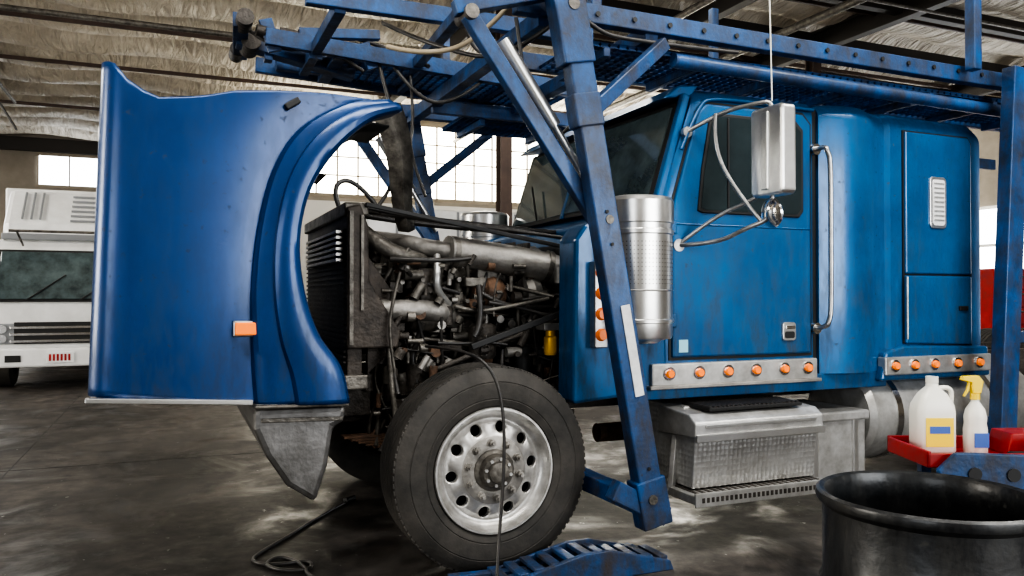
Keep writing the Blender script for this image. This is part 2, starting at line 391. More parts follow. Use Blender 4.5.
prism('front_bumper',[(.33,.87),(.74,.865),(.73,.79),(.68,.77),(.655,.60),(.60,.43),(.47,.52),(.38,.66),(.33,.78)],PY-.03,my(PY)+.03,'bumper',bevel=.025)
beams('bumper_seam',[((.36,PY-.035,.82),(.72,PY-.035,.81),.01,.02)],'steel')
boxes('bumper_brackets',[(.5,1.0,4.35,4.45,.72,.9),(.5,1.0,5.25,5.35,.72,.9)],'cast',.004)

boxes('frame_rails',[(.75,9,4.42,4.50,.68,.94),(.75,9,5.20,5.28,.68,.94)]+[(x,x+.1,4.5,5.2,.72,.9) for x in (.8,2.4,4.0,5.5,7)],'cast',.004)
cyls('front_axle',[((1.45,3.98,.5),(1.45,5.72,.5),.06),((1.45,3.93,.515),(1.45,4.12,.515),.21),((1.45,5.58,.515),(1.45,5.77,.515),.21),((1.65,4.0,.45),(1.65,5.7,.45),.025)],'cast',24)
boxes('leaf_springs',[(.85+.04*i,2.1-.04*i,y,y+.09,.60-.015*i,.612-.015*i) for i in range(5) for y in (4.33,5.28)],'rust')
cyls('shock_absorber',[((1.25,4.3,.5),(1.15,4.3,.95),.035),((1.75,4.32,.45),(2.2,4.35,.9),.03)],'steel')
# ---- wheels
def wheel_meshes():
    org=(0,0,0); ax=(0,-1,0)
    tp=[(.305,-.03),(.32,-.012),(.345,-.002),(.350,-.001),(.354,-.004),(.358,-.001),(.40,.004),(.432,.003),(.436,-.001),(.440,.002),(.47,-.006),(.485,-.014),(.503,-.024),(.511,-.036),(.515,-.045)]
    h=-.05
    for gi in range(5):
        tp+=[(.515,h),(.515,h-.034),(.502,h-.035),(.502,h-.043)]; h-=.044
    tp+=[(.515,h),(.505,-.275),(.47,-.29),(.40,-.30),(.33,-.29),(.305,-.27)]
    t=lathe('tyre',tp,org,ax,'tyre',seg=128,ang=25)
    bm=bmesh.new()
    for i in range(90):
        a=2*math.pi*i/90
        d=Vector((math.cos(a),0,math.sin(a))); c=d*.504+Vector((0,.037,0))
        addbeam(bm,c-d*.006,c+d*.0085,.022,.024)
    lug=bmfin('tread_shoulder',bm,'tyre',bevel=.003)
    rimp=[(.306,-.03),(.313,-.012),(.309,-.002),(.300,-.002),(.294,-.02),(.288,-.04),(.274,-.055),(.262,-.065),(.252,-.066)]
    rim=lathe('rim',rimp,org,ax,'wheelalu',seg=80,ang=40)
    def hh(r):
        P=[(.10,-.028),(.165,-.028),(.175,-.034),(.20,-.042),(.23,-.052),(.253,-.066)]
        for a,b in zip(P[:-1],P[1:]):
            if a[0]<=r<=b[0]: return a[1]+(b[1]-a[1])*(r-a[0])/(b[0]-a[0])
        return P[0][1] if r<.1 else P[-1][1]
    bm=bmesh.new(); n=24; rc=.213; hr=.028; r0,r1=.168,.253
    def pt(r,a,dh=0): return bm.verts.new((math.cos(a)*r,-(hh(r)+dh),math.sin(a)*r))
    for s in range(10):
        ac=2*math.pi*(s+.5)/10; da=math.pi/10
        O=[];Mid=[];Hn=[];Hb=[]
        for i in range(n):
            th=2*math.pi*i/n; c,sn=math.cos(th),math.sin(th); k=1/max(abs(c),abs(sn)); u,v=c*k,sn*k
            r=rc+(v*(r1-rc) if v>0 else v*(rc-r0)); a=ac+u*da
            O.append(pt(r,a))
            for lst,hrr,dh in ((Mid,hr*1.18,.0),(Hn,hr,-.005),(Hb,hr*.97,-.03)):
                px=math.cos(ac)*(rc+hrr*sn)-math.sin(ac)*(hrr*c); pz=math.sin(ac)*(rc+hrr*sn)+math.cos(ac)*(hrr*c)
                rr=math.hypot(px,pz); lst.append(bm.verts.new((px,-(hh(rr)+dh),pz)))
        for A,B in ((O,Mid),(Mid,Hn),(Hn,Hb)):
            for i in range(n): bm.faces.new([A[i],A[(i+1)%n],B[(i+1)%n],B[i]])
    bmesh.ops.remove_doubles(bm,verts=bm.verts,dist=.0006)
    disc=bmfin('wheel_disc',bm,'wheelalu',smooth=True,ang=50)
    inner=lathe('wheel_disc_centre',[(.168,hh(.168)),(.163,-.026),(.10,-.026),(.10,-.05)],org,ax,'dirtyalu',seg=60,ang=40)
    bm=bmesh.new()
    for i in range(10):
        a=2*math.pi*i/10; x=math.cos(a)*.138; z=math.sin(a)*.138
        addcyl(bm,(x,.03,z),(x,.020,z),.021,seg=20); addcyl(bm,(x,.022,z),(x,-.004,z),.0165,seg=6); addcyl(bm,(x,0,z),(x,-.022,z),.010,.009,seg=12)
    nuts=bmfin('lug_nuts',bm,'dirtyalu',smooth=True)
    hub=lathe('hub',[(.104,-.10),(.104,-.02),(.085,-.01),(.080,.02),(.075,.03),(.055,.034),(.05,.05),(.03,.055),(0,.055)],org,ax,'steel',seg=40)
    bm=bmesh.new()
    for i in range(8):
        a=2*math.pi*i/8; x=math.cos(a)*.065; z=math.sin(a)*.065
        addcyl(bm,(x,-.025,z),(x,-.04,z),.009,seg=6)
    hb=bmfin('hub_bolts',bm,'alu')
    backp=lathe('brake_backing',[(.29,-.12),(.25,-.125),(.0,-.13)],org,ax,'black',seg=32)
    return [t,lug,rim,disc,inner,nuts,hub,hb,backp]
W=wheel_meshes()
def place_wheel(objs,x,y,flip=False,first=False,z=.515):
    for o in objs:
        q=o if first else o.copy()
        if not first: COL.objects.link(q)
        q.parent=CUR[0]; q.location=(x,y,z); q.rotation_euler=(0,R(12),R(180) if flip else 0)
place_wheel(W,1.46,my(3.64),True)
for xx in (6.9,8.2):
    place_wheel(W,xx,3.66); place_wheel(W,xx,my(3.66),True)
place_wheel(W,1.46,3.64,first=True)

# ---- radiator and engine
box('radiator_core',.84,.92,4.2,5.55,.92,1.82,'rad')
boxes('radiator_fins',[(.825,.84,4.22,5.5,1.02+i*.028,1.030+i*.028) for i in range(26)],'cast')
boxes('radiator_upper_louvres',[(.79,.825,4.25,5.3,1.56+i*.03,1.575+i*.03) for i in range(6)],'alu')
boxes('radiator_tank',[(.82,.95,4.18,5.58,1.80,1.87),(.82,.95,4.18,5.58,.88,.96)],'steel',.01)
prism('radiator_side',[(.83,1.10),(.83,1.84),(.90,1.86),(.94,1.75),(.95,1.45),(1.12,1.18),(1.10,1.10)],4.15,4.18,'rad',.01)
boxes('radiator_side_ribs',[(.84,.86,4.135,4.15,1.12,1.82),(.90,.915,4.135,4.15,1.3,1.8)],'steel')
prism('fan_shroud',[(.96,.95),(1.10,1.08),(1.10,1.40),(.96,1.6)],4.26,4.29,'rad')
prism('fan_shroud_far',[(.96,.95),(1.16,1.08),(1.16,1.72),(.96,1.8)],5.46,5.5,'black')
beam('radiator_stay',(.93,4.17,1.86),(2.15,4.2,1.66),.02,.025,'black')
bm=bmesh.new()
for i in range(9):
    a=2*math.pi*i/9; addbeam(bm,(1.08,4.85,1.38),(1.1,4.85+.36*math.cos(a),1.38+.36*math.sin(a)),.1,.012)
bmfin('engine_fan',bm,'black')
box('engine_block',1.22,2.2,4.55,5.15,.78,1.42,'cast',.03)
box('oil_pan',1.3,2.1,4.6,5.1,.55,.8,'cast',.04)
box('cylinder_head',1.2,2.2,4.52,5.12,1.42,1.56,'steel',.015)
prism('valve_cover',[(4.56,1.56),(4.60,1.66),(4.72,1.70),(4.95,1.70),(5.06,1.66),(5.1,1.56)],1.22,2.18,'steel',.015,axis='x')
boxes('valve_cover_ribs',[(1.26+i*.1,1.28+i*.1,4.60,5.02,1.60,1.715) for i in range(9)],'cast',.004)
cyls('block_plugs',[((1.3+i*.15,4.56,1.2),(1.3+i*.15,4.52,1.2),.035) for i in range(6)]+[((1.27+i*.12,4.53,1.49),(1.27+i*.12,4.49,1.49),.012) for i in range(8)],'steel')
cyls('exhaust_manifold',[((1.28+i*.16,4.55,1.36),(1.28+i*.16,4.40,1.33),.035) for i in range(6)]+[((1.24,4.4,1.33),(2.15,4.4,1.33),.048)],'rust')
hose('charge_air_pipe',[(1.42,4.28,1.63),(1.55,4.3,1.62),(1.85,4.28,1.58),(2.08,4.25,1.54),(2.2,4.27,1.49),(2.24,4.38,1.40)],.088,'dirtyalu',6)
hose('charge_pipe_neck',[(1.08,4.7,1.72),(1.2,4.4,1.68),(1.32,4.29,1.64),(1.5,4.29,1.625)],.05,'dirtyalu',5)
cyls('pipe_clamps',[((1.44,4.285,1.625),(1.47,4.287,1.623),.093),((2.02,4.265,1.555),(2.05,4.262,1.548),.096)],'steel',24)
hose('lower_radiator_pipe',[(.96,4.25,1.30),(1.1,4.2,1.30),(1.25,4.22,1.30),(1.42,4.25,1.28),(1.5,4.4,1.22)],.058,'dirtyalu',5)
hose('upper_radiator_pipe',[(.95,4.3,1.72),(1.05,4.2,1.62),(1.2,4.22,1.58),(1.32,4.35,1.56),(1.4,4.5,1.5)],.045,'steel',5)
hose('coolant_hose',[(1.35,4.25,1.60),(1.33,4.18,1.5),(1.33,4.2,1.40),(1.42,4.25,1.33)],.02,'alu',4)
lathe('alternator',[(0,0),(.04,0),(.075,.01),(.085,.04),(.085,.14),(.07,.17),(.03,.18),(.03,.21),(0,.21)],(1.38,4.3,1.26),(-1,0,0),'steel',32)
lathe('turbocharger',[(.03,-.06),(.075,-.05),(.10,-.02),(.115,.03),(.10,.07),(.05,.09),(.05,.14),(0,.14)],(1.72,4.32,1.38),(-1,0,.1),'rust',32)
lathe('turbo_compressor',[(.04,-.05),(.1,-.04),(.115,0),(.1,.05),(.055,.06),(.055,.1),(0,.1)],(1.93,4.30,1.38),(1,0,0),'dirtyalu',32)
lathe('air_compressor',[(0,0),(.07,.0),(.08,.02),(.08,.18),(.06,.2),(0,.2)],(1.62,4.25,1.02),(0,0,1),'cast',24)
cyls('oil_filters',[((1.88,4.28,.8),(1.88,4.28,1.08),.06),((2.02,4.3,.8),(2.02,4.3,1.08),.06)],'black',24)
lathe('fuel_filter',[(0,0),(.035,0),(.04,.02),(.04,.10),(.03,.11),(.03,.14),(0,.14)],(1.98,4.10,1.04),(0,0,1),'brass',24)
box('filter_head',1.92,2.05,4.06,4.18,1.18,1.22,'alu')
beam('hood_strut',(1.48,4.05,1.10),(2.12,4.0,1.32),.03,.035,'black')
cyls('crank_pulley',[((1.14,4.85,.95),(1.2,4.85,.95),.14),((1.14,4.62,1.2),(1.2,4.62,1.2),.07),((1.14,4.45,1.05),(1.2,4.45,1.05),.06)],'steel',28)
cyls('steering_box',[((1.25,4.3,.8),(1.25,4.3,1.0),.07),((1.25,4.2,.85),(1.25,4.4,.85),.05),((1.3,4.25,.95),(2.1,4.2,1.25),.016)],'cast')
small={'cast':[], 'steel':[], 'dirtyalu':[], 'rust':[]}
for i in range(440):
    x=random.uniform(.98,2.2); z=random.uniform(.6,1.58); y=random.uniform(4.16,4.55); k=random.choice(['cast','cast','cast','steel','steel','steel','dirtyalu','rust'])
    a=Vector((x,y,z)); d=random.choice([Vector((1,0,0)),Vector((0,1,0)),Vector((0,0,1)),Vector((.5,0,.8))])*random.uniform(.03,.11)
    small[k].append((a,a+d,random.uniform(.007,.032)))
for k,v in small.items(): cyls('engine_fittings_'+k,v,k,12)
sb=[]
for i in range(120):
    x=random.uniform(.98,2.15); z=random.uniform(.6,1.5); y=random.uniform(4.25,4.5)
    sb.append((x,x+random.uniform(.02,.13),y,y+.1,z,z+random.uniform(.02,.1)))
boxes('engine_brackets',sb[:60],'cast',.004); boxes('engine_castings',sb[60:],'steel',.006)
hl=[];hl2=[]
for i in range(110):
    x=random.uniform(1.0,2.15); z=random.uniform(.6,1.6); y=random.uniform(4.12,4.4)
    p=[(x,y,z)]; vert=random.random()<.45
    for j in range(random.randint(2,4)):
        x=min(2.2,max(1.0,x+(random.uniform(-.06,.08) if vert else random.uniform(.05,.25)))); z=min(1.6,max(.55,z+(random.uniform(-.25,-.05) if vert else random.uniform(-.06,.05)))); y=min(4.5,max(4.10,y+random.uniform(-.08,.08)))
        p.append((x,y,z))
    (hl if i%3 else hl2).append((p,random.uniform(.004,.017)))
hoses('engine_hoses',hl,'hose'); hoses('engine_lines',hl2,'steel')
hoses('top_lines',[([(.95,4.3,1.86),(1.3,4.3,1.80),(1.8,4.25,1.76),(2.3,4.2,1.70)],.012),([(.95,4.6,1.88),(1.4,4.5,1.82),(2.3,4.6,1.78)],.016),([(1.0,5.0,1.9),(1.6,5.1,1.83),(2.3,5.0,1.82)],.02),([(.86,4.5,1.86),(.80,4.5,2.0),(.95,4.5,2.05),(1.1,4.5,1.85)],.014)],'hose')

# ---- cab
ZB=1.88
def cabsec(x,y0,z0,z1,r,rake=0.0,belt=0.0):
    pts=[]
    def fx(z): return x+(rake*(z-ZB)/.62 if z>ZB else 0)
    for z in (z0,(z0+ZB)/2,ZB,z1-r): pts.append((fx(z),y0+(belt if z>ZB+.01 else 0),z))
    yb=y0+belt
    for i in range(1,7):
        a=R(90*i/6); z=z1-r+r*math.sin(a); pts.append((fx(z),yb+r-r*math.cos(a),z))
    for i in range(1,6):
        f=i/6; y=yb+r+(CY-yb-r)*f; pts.append((fx(z1),y,z1+.04*math.sin(math.pi/2*f)))
    return pts+[(fx(z1),CY,z1+.04)]+[(p[0],my(p[1]),p[2]) for p in pts[::-1]]
CB=3.76
loft('cab_shell',[cabsec(2.50,CB+.02,.9,2.55,.09,.22),cabsec(2.54,CB,.9,2.56,.09,.21),cabsec(2.9,CB,.9,2.57,.09,.0),cabsec(3.59,CB,.9,2.57,.09)],'blue')
box('cab_sleeper_seal',3.58,3.66,CB+.03,my(CB)-.03,.92,2.53,'black')
loft('sleeper_shell',[cabsec(3.65,CB+.01,.90,2.56,.09),cabsec(3.72,CB-.02,.90,2.57,.10),cabsec(3.86,CB-.055,.90,2.58,.12),cabsec(4.0,CB-.05,.90,2.58,.13),cabsec(4.12,CB-.0,.90,2.57,.12),cabsec(4.2,CB+.012,.90,2.57,.12),cabsec(4.23,CB-.01,.90,2.57,.12),cabsec(5.0,CB-.01,.90,2.56,.12),cabsec(5.1,CB+.02,.90,2.53,.12)],'blue',ang=25)
prism('cowl_side_near',[(1.95,.80),(1.96,1.68),(2.02,1.76),(2.51,1.88),(2.54,.85)],CB-.005,CB+.2,'blue',.02)
prism('cowl_side_far',[(1.95,.80),(1.96,1.68),(2.02,1.76),(2.51,1.88),(2.54,.85)],my(CB+.2),my(CB-.005),'blue',.02)
prism('cowl_top',[(2.25,1.2),(2.25,1.80),(2.52,1.9),(2.54,1.2)],CB+.2,my(CB+.2),'blue',.02)
box('firewall',2.24,2.3,CB+.2,my(CB+.2),.8,1.7,'black')
def pane(name,y0,x0,y1,x1,m='glass',z0=1.93,z1=2.47,th=.015,ins=0):
    rk=.2/.62
    bm=bmesh.new(); q=[]
    for dx in (0,th):
        for (y,x,z) in ((y0,x0,z0),(y1,x1,z0),(y1,x1,z1),(y0,x0,z1)):
            q.append(bm.verts.new((x+rk*(z-ZB)+dx,y,z)))
    for f in [(0,1,2,3),(4,5,6,7),(0,1,5,4),(1,2,6,5),(2,3,7,6),(3,0,4,7)]: bm.faces.new([q[i] for i in f])
    return bmfin(name,bm,m,bevel=.004)
pane('windshield_frame_near',3.83,2.475,4.85,2.42,'black',1.90,2.50,.05)
pane('windshield_frame_far',my(3.83),2.475,4.85,2.42,'black',1.90,2.50,.05)
pane('windshield_glass_near',3.88,2.465,4.83,2.41,'reflglass')
pane('windshield_glass_far',my(3.88),2.465,4.87,2.41,'reflglass')
beam('windshield_post',(2.43,4.85,1.9),(2.62,4.85,2.48),.04,.03,'blue')
beams('a_pillar',[((2.49,3.80,1.88),(2.69,3.80,2.53),.05,.05)],'blue',.012)
for y in (4.3,5.2): beam('wiper',(2.40,y,1.92),(2.50,y+.3,2.2),.015,.015,'black')
prism('roof_brow',[(2.55,2.50),(2.66,2.585),(2.80,2.60),(2.75,2.53)],CB+.06,my(CB)-.06,'blue',.01)
dpts=[(2.56,1.03),(2.56,1.85),(2.735,2.42),(2.79,2.475),(3.50,2.475),(3.56,2.42),(3.56,1.03)]
prism('door_seal',[(2.545,1.015),(2.545,1.855),(2.725,2.43),(2.785,2.49),(3.51,2.49),(3.575,2.425),(3.575,1.015)],CB-.006,CB+.02,'black',0)
prism('door_panel',dpts,CB-.022,CB+.02,'blue',.012)
wp=[(2.745,1.875),(2.77,2.1),(2.82,2.36),(2.86,2.405),(3.42,2.405),(3.47,2.36),(3.47,1.90),(3.44,1.865),(2.78,1.865)]
cxw=sum(p[0] for p in wp)/len(wp); czw=sum(p[1] for p in wp)/len(wp)
prism('door_window_gasket',[(cxw+(p[0]-cxw)*1.055,czw+(p[1]-czw)*1.07) for p in wp],CB-.034,CB,'black',.006)
prism('door_window_glass',wp,CB-.038,CB,'glass',0)
beam('window_divider',(2.93,CB-.04,1.87),(2.93,CB-.04,2.4),.012,.014,'black')
prism('door_handle_plate',rrect(3.33,3.43,1.11,1.22,.02),CB-.034,CB,'brushed',.004)
prism('door_handle_recess',rrect(3.345,3.415,1.125,1.165,.012),CB-.038,CB-.02,'black',.0)
box('door_pull',3.345,3.415,CB-.045,CB-.03,1.18,1.2,'chrome',.003)
box('sticker',2.60,2.66,CB-.025,CB-.02,1.06,1.13,'cyan',0)
hose('door_crease',[(2.57,CB-.02,1.78),(3.55,CB-.02,1.78)],.006,'blue')
hose('drip_rail',[(2.62,CB-.02,2.2),(2.74,CB-.02,2.46),(2.82,CB-.02,2.51),(3.2,CB-.02,2.515),(3.58,CB-.02,2.51)],.012,'blue')
for z in (1.2,1.72): box('door_hinge',2.52,2.58,CB-.04,CB-.015,z,z+.08,'blue',.008)
hose('grab_handle',[(3.60,CB-.01,2.27),(3.60,CB-.10,2.28),(3.605,CB-.11,2.24),(3.63,CB-.11,2.2),(3.63,CB-.11,1.7),(3.63,CB-.11,1.28),(3.61,CB-.11,1.22),(3.60,CB-.10,1.19),(3.60,CB-.01,1.18)],.015,'armsteel',5)
cyls('grab_handle_feet',[((3.60,CB-.03,z),(3.60,CB,z),.035) for z in (2.27,1.18)],'chrome')
prism('sleeper_hatch_seal',[(4.33,1.07),(4.33,2.45),(4.93,2.45),(4.965,2.41),(4.965,1.04)],CB-.018,CB+.02,'black',0)
prism('sleeper_hatch_upper',[(4.34,1.52),(4.34,2.44),(4.92,2.44),(4.95,2.40),(4.95,1.52)],CB-.032,CB+.02,'blue',.01)
prism('sleeper_hatch_lower',[(4.34,1.07),(4.34,1.51),(4.95,1.51),(4.95,1.05)],CB-.032,CB+.02,'blue',.01)
prism('sleeper_vent_window',rrect(4.55,4.70,1.82,2.16,.03),CB-.042,CB,'brushed',.004)
prism('sleeper_vent_glass',rrect(4.57,4.68,1.84,2.14,.02),CB-.046,CB-.03,'white',0)
boxes('sleeper_vent_slats',[(4.58,4.67,CB-.05,CB-.045,1.87+i*.03,1.88+i*.03) for i in range(9)],'alu')
box('hatch_latch',4.82,4.90,CB-.045,CB-.03,1.28,1.31,'black',.004)
cyls('hatch_hinge',[((4.335,CB-.045,1.1),(4.335,CB-.045,1.5),.008)],'armsteel')
prism('sleeper_lower_flare',[(4.10,.84),(4.14,1.02),(4.30,1.06),(5.08,1.04),(5.1,.84)],CB-.05,CB+.1,'blue',.015)
boxes('skirt_rail',[(2.42,3.60,CB-.03,CB+.03,.875,1.0),(4.12,5.09,CB-.065,CB+.0,.875,.99)],'alu',.008)
box('skirt_under',2.4,4.2,CB,CB+.1,.80,.90,'blue')
boxes('skirt_lip',[(2.40,3.62,CB-.045,CB+.02,.86,.88)],'dirtyalu',.004)
ml=[];mb=[]
for x in (2.53,2.73,2.93,3.13,3.34,3.52):
    ml.append(((x,CB-.03,.945),(x,CB-.055,.945),.027,.02)); mb.append(((x,CB-.028,.945),(x,CB-.038,.945),.038))
for x in (4.20,4.37,4.55,4.76,4.97):
    ml.append(((x,CB-.065,.935),(x,CB-.09,.935),.027,.02)); mb.append(((x,CB-.06,.935),(x,CB-.073,.935),.038))
cyls('marker_lamps',ml,'orange',20); cyls('marker_bezels',mb,'chrome',20)
box('lamp_bar',2.045,2.125,CB-.06,CB,1.10,1.56,'armsteel')
cyls('lamp_bar_lenses',[((2.085,CB-.06,1.17+i*.11),(2.085,CB-.085,1.17+i*.11),.035,.026) for i in range(4)],'redlens',20)
def canister(y,sfx,dz=0):
    P=[(0,1.125),(.10,1.125),(.12,1.14),(.165,1.15),(.17,1.165),(.17,1.23),(.176,1.235),(.176,1.25),(.17,1.255),(.17,1.40),(.174,1.405),(.17,1.41),(.17,1.70),(.177,1.705),(.177,1.725),(.17,1.73),(.17,1.76),(.178,1.765),(.178,1.88),(.165,1.90),(.12,1.91),(0,1.912)]
    lathe('air_cleaner_'+sfx,[(r*1.11,z+dz) for r,z in P],(2.305,y,0),(0,0,1),'brushed',64,ang=25)
canister(3.70,'near'); canister(my(3.70),'far',.14)
cyls('canister_perforations',[((2.305+.188*math.cos(a),3.70+.188*math.sin(a),z),(2.305+.1905*math.cos(a),3.70+.1905*math.sin(a),z),.0028) for z in [1.44+.022*j for j in range(11)] for a in [R(180+i*6) for i in range(30)]],'steel',6)
boxes('canister_bracket',[(2.2,2.4,3.82,3.9,1.3,1.34),(2.2,2.4,3.82,3.9,1.6,1.64)],'alu')
# mirror
prism('mirror_housing',rrect(3.19,3.435,1.9,2.37,.03),2.85,2.945,'brushed',.014,axis='x')
prism('mirror_glass',rrect(3.21,3.415,1.92,2.35,.025),2.942,2.95,'glass',0,axis='x')
boxes('mirror_back_ridge',[(2.838,2.852,3.29,3.34,1.93,2.34)],'brushed',.006)
lathe('spot_mirror',[(0,-.035),(.045,-.03),(.075,-.01),(.078,.0),(.073,.008),(0,.012)],(2.89,3.31,1.81),(1,0,.1),'chrome',32)
hoses('mirror_arms',[([(2.66,CB-.01,2.30),(2.74,3.55,2.38),(2.85,3.36,2.40),(2.89,3.31,2.40),(2.89,3.31,2.34)],.012),
 ([(2.60,CB-.01,1.66),(2.72,3.55,1.66),(2.80,3.40,1.74),(2.89,3.31,1.78),(2.89,3.31,1.90)],.012),
 ([(2.72,3.56,2.37),(2.70,3.56,2.2),(2.76,3.46,1.95),(2.86,3.35,1.76)],.011),
 ([(2.60,CB-.01,1.66),(2.75,3.6,1.82),(2.85,3.45,1.88),(2.89,3.4,1.92)],.011)],'armsteel',4)
cyls('mirror_mount',[((2.60,CB-.03,1.66),(2.60,CB,1.66),.035),((2.66,CB-.03,2.30),(2.66,CB,2.30),.03)],'armsteel')
hose('hanging_cord',[(2.89,3.31,2.4),(2.89,3.32,2.8),(2.88,3.35,4),(2.88,3.35,6.5)],.004,'plastic_w',1)
# steps + battery box
box('step_box',2.62,3.42,3.72,4.3,.28,.76,'plate',.01)
prism('step_upper',[(3.50,.62),(3.50,.70),(3.56,.74),(3.86,.76),(3.86,.60)],2.54,3.42,'stepalu',.01,axis='x')
boxes('step_upper_lip',[(2.54,3.42,3.485,3.50,.60,.64),(2.60,3.36,3.49,3.50,.672,.69)],'brushed',.003)
prism('step_side_panel',[(3.56,.34),(3.53,.61),(3.8,.70),(3.8,.34)],2.56,3.4,'plate',.008,axis='x')
box('step_mat',2.66,3.30,3.54,3.80,.752,.772,'black',.004)
boxes('step_mat_ribs',[(2.67+i*.03,2.685+i*.03,3.55,3.79,.772,.778) for i in range(21)],'hose')
boxes('step_lower',[(2.50,3.42,3.45,3.75,.285,.33),(2.5,3.42,3.445,3.46,.27,.345)],'alu',.004)
boxes('step_lower_slots',[(2.54+i*.044,2.56+i*.044,3.48,3.72,.33,.334) for i in range(20)]+[(2.54+i*.03,2.555+i*.03,3.441,3.446,.295,.32) for i in range(29)],'cast')
beams('step_brackets',[((2.52,3.7,.30),(2.6,3.75,.72),.03,.05),((3.4,3.7,.3),(3.42,3.75,.72),.03,.05)],'stepalu')
box('battery_box',3.46,3.98,3.72,4.25,.24,.64,'stepalu',.02)
boxes('battery_straps',[(3.54,3.58,3.705,4.27,.22,.66),(3.86,3.90,3.705,4.27,.22,.66)],'brushed',.004)
box('battery_lid',3.45,3.99,3.70,4.27,.61,.67,'stepalu',.012)
TX,TZ=4.03,.60
lathe('fuel_tank',[(0,0),(.2,.0),(.27,.015),(.30,.05),(.30,1.55),(.27,1.585),(0,1.6)],(TX,4.02,TZ),(1,0,0),'alu',48)
for i,x in enumerate((.22,1.1)): lathe('fuel_tank_strap_%d'%(i+1),[(.302,0),(.308,0),(.308,.05),(.302,.05)],(TX+x,4.02,TZ),(1,0,0),'chrome',48,closed=True)
cyls('exhaust_pipe',[((2.5,4.5,.5),(4.0,4.5,.5),.06)],'rust')

# ---- car carrier head rack (bolted on the truck)
K='rack'
def rackside(mir,tag):
    Y=lambda y: my(y) if mir else y
    yc=Y(3.44)
    beams('rack_front_post_'+tag,[((1.735,yc,2.9),(2.23,yc,.25),.09,.13)],K,.008)
    beams('rack_post_plates_'+tag,[((1.72,yc,2.92),(1.80,yc,2.5),.11,.17),((1.83,yc,2.36),(1.86,yc,2.2),.105,.15),((2.19,yc,.46),(2.24,yc,.22),.105,.17)],K,.008)
    beams('rack_foot_'+tag,[((2.23,yc,.30),(1.98,Y(4.1),.42),.10,.09),((2.0,yc,.42),(2.30,yc,.26),.08,.10),((2.24,yc,.26),(2.3,Y(3.75),.26),.1,.05)],K,.006)
    beams('rack_top_rail_'+tag,[((1.55,Y(3.62),2.83),(7.6,Y(3.62),2.80),.07,.10),((1.7,Y(4.22),2.74),(7.6,Y(4.22),2.70),.05,.10)],K,.006)
    beams('rack_upper_rail_'+tag,[((.62,Y(4.2),2.93),(2.3,Y(4.2),2.93),.06,.09)],K,.006)
    beams('rack_rear_post_'+tag,[((5.02,Y(3.46),2.85),(4.86,Y(3.46),.45),.09,.15),((4.88,Y(3.46),.5),(5.0,Y(4.3),.7),.09,.09),((5.62,Y(3.46),2.85),(5.42,Y(3.5),.8),.08,.1),((5.0,Y(3.46),2.0),(5.6,Y(3.46),2.05),.06,.07),((4.9,Y(3.46),1.1),(5.45,Y(3.46),1.15),.06,.07)],K,.006)
    beams('rack_upright_'+tag,[((4.70,Y(3.52),2.82),(4.70,Y(3.52),4.1),.07,.07),((2.0,Y(3.62),2.85),(2.0,Y(3.62),3.6),.06,.06)],K,.006)
    beams('rack_brace_'+tag,[((1.88,yc,2.28),(2.40,Y(3.58),2.72),.06,.07),((1.27,Y(3.52),2.70),(1.98,Y(3.52),1.72),.06,.075),((1.20,Y(3.52),2.72),(1.75,Y(3.5),2.88),.07,.07)],K,.006)
    cyls('rack_hydraulic_'+tag,[((1.47,Y(3.58),2.62),(1.74,Y(3.56),2.22),.036),((1.72,Y(3.56),2.25),(1.95,Y(3.54),1.9),.02)],'brushed')
    cyls('rack_pins_'+tag,[((1.76,Y(3.38),2.78),(1.76,Y(3.7),2.78),.03),((1.27,Y(3.46),2.70),(1.27,Y(3.62),2.70),.035),((1.96,Y(3.39),1.75),(1.96,Y(3.58),1.75),.022),((2.2,Y(3.38),.36),(2.2,Y(3.52),.36),.025)],'steel')
    cyls('rack_rail_bolts_'+tag,[((2.0+.22*i,Y(3.58),2.825),(2.0+.22*i,Y(3.575),2.825),.014) for i in range(16)]+[((1.735+.495*f,Y(3.39),2.9-2.65*f),(1.735+.495*f,Y(3.387),2.9-2.65*f),.009) for f in (.42,.48,.9)],'black',12)
    y0,y1=sorted((Y(3.66),Y(4.2)))
    def runway(nm,x0,x1,y0,y1,z,slope=0):
        bm=bmesh.new(); nx=int((x1-x0)/.055); nyy=int((y1-y0)/.055)
        V=[[bm.verts.new((x0+(x1-x0)*i/nx,y0+(y1-y0)*j/nyy,z+slope*i/nx)) for j in range(nyy+1)] for i in range(nx+1)]
        for i in range(nx):
            for j in range(nyy): bm.faces.new([V[i][j],V[i+1][j],V[i+1][j+1],V[i][j+1]])
        o=bmfin(nm,bm,K); w=o.modifiers.new('w','WIREFRAME'); w.thickness=.026; w.use_even_offset=False
        return o
    runway('rack_runway_'+tag,1.95,6.4,y0,y1,2.70)
    beams('rack_runway_ribs_'+tag,[((x,y0,2.665),(x,y1,2.665),.04,.05) for x in (2.1,2.7,3.3,3.9,4.5,5.1,5.7)],K)
rackside(False,'near'); rackside(True,'far')
def runway2(nm,x0,x1,y0,y1,z,dz):
    bm=bmesh.new(); nx=int((x1-x0)/.055); nyy=int((y1-y0)/.055)
    V=[[bm.verts.new((x0+(x1-x0)*i/nx,y0+(y1-y0)*j/nyy,z+dz*i/nx)) for j in range(nyy+1)] for i in range(nx+1)]
    for i in range(nx):
        for j in range(nyy): bm.faces.new([V[i][j],V[i+1][j],V[i+1][j+1],V[i][j+1]])
    o=bmfin(nm,bm,K); w=o.modifiers.new('w','WIREFRAME'); w.thickness=.026; w.use_even_offset=False
runway2('rack_front_ramp',.95,2.6,5.0,5.6,2.90,-.08)
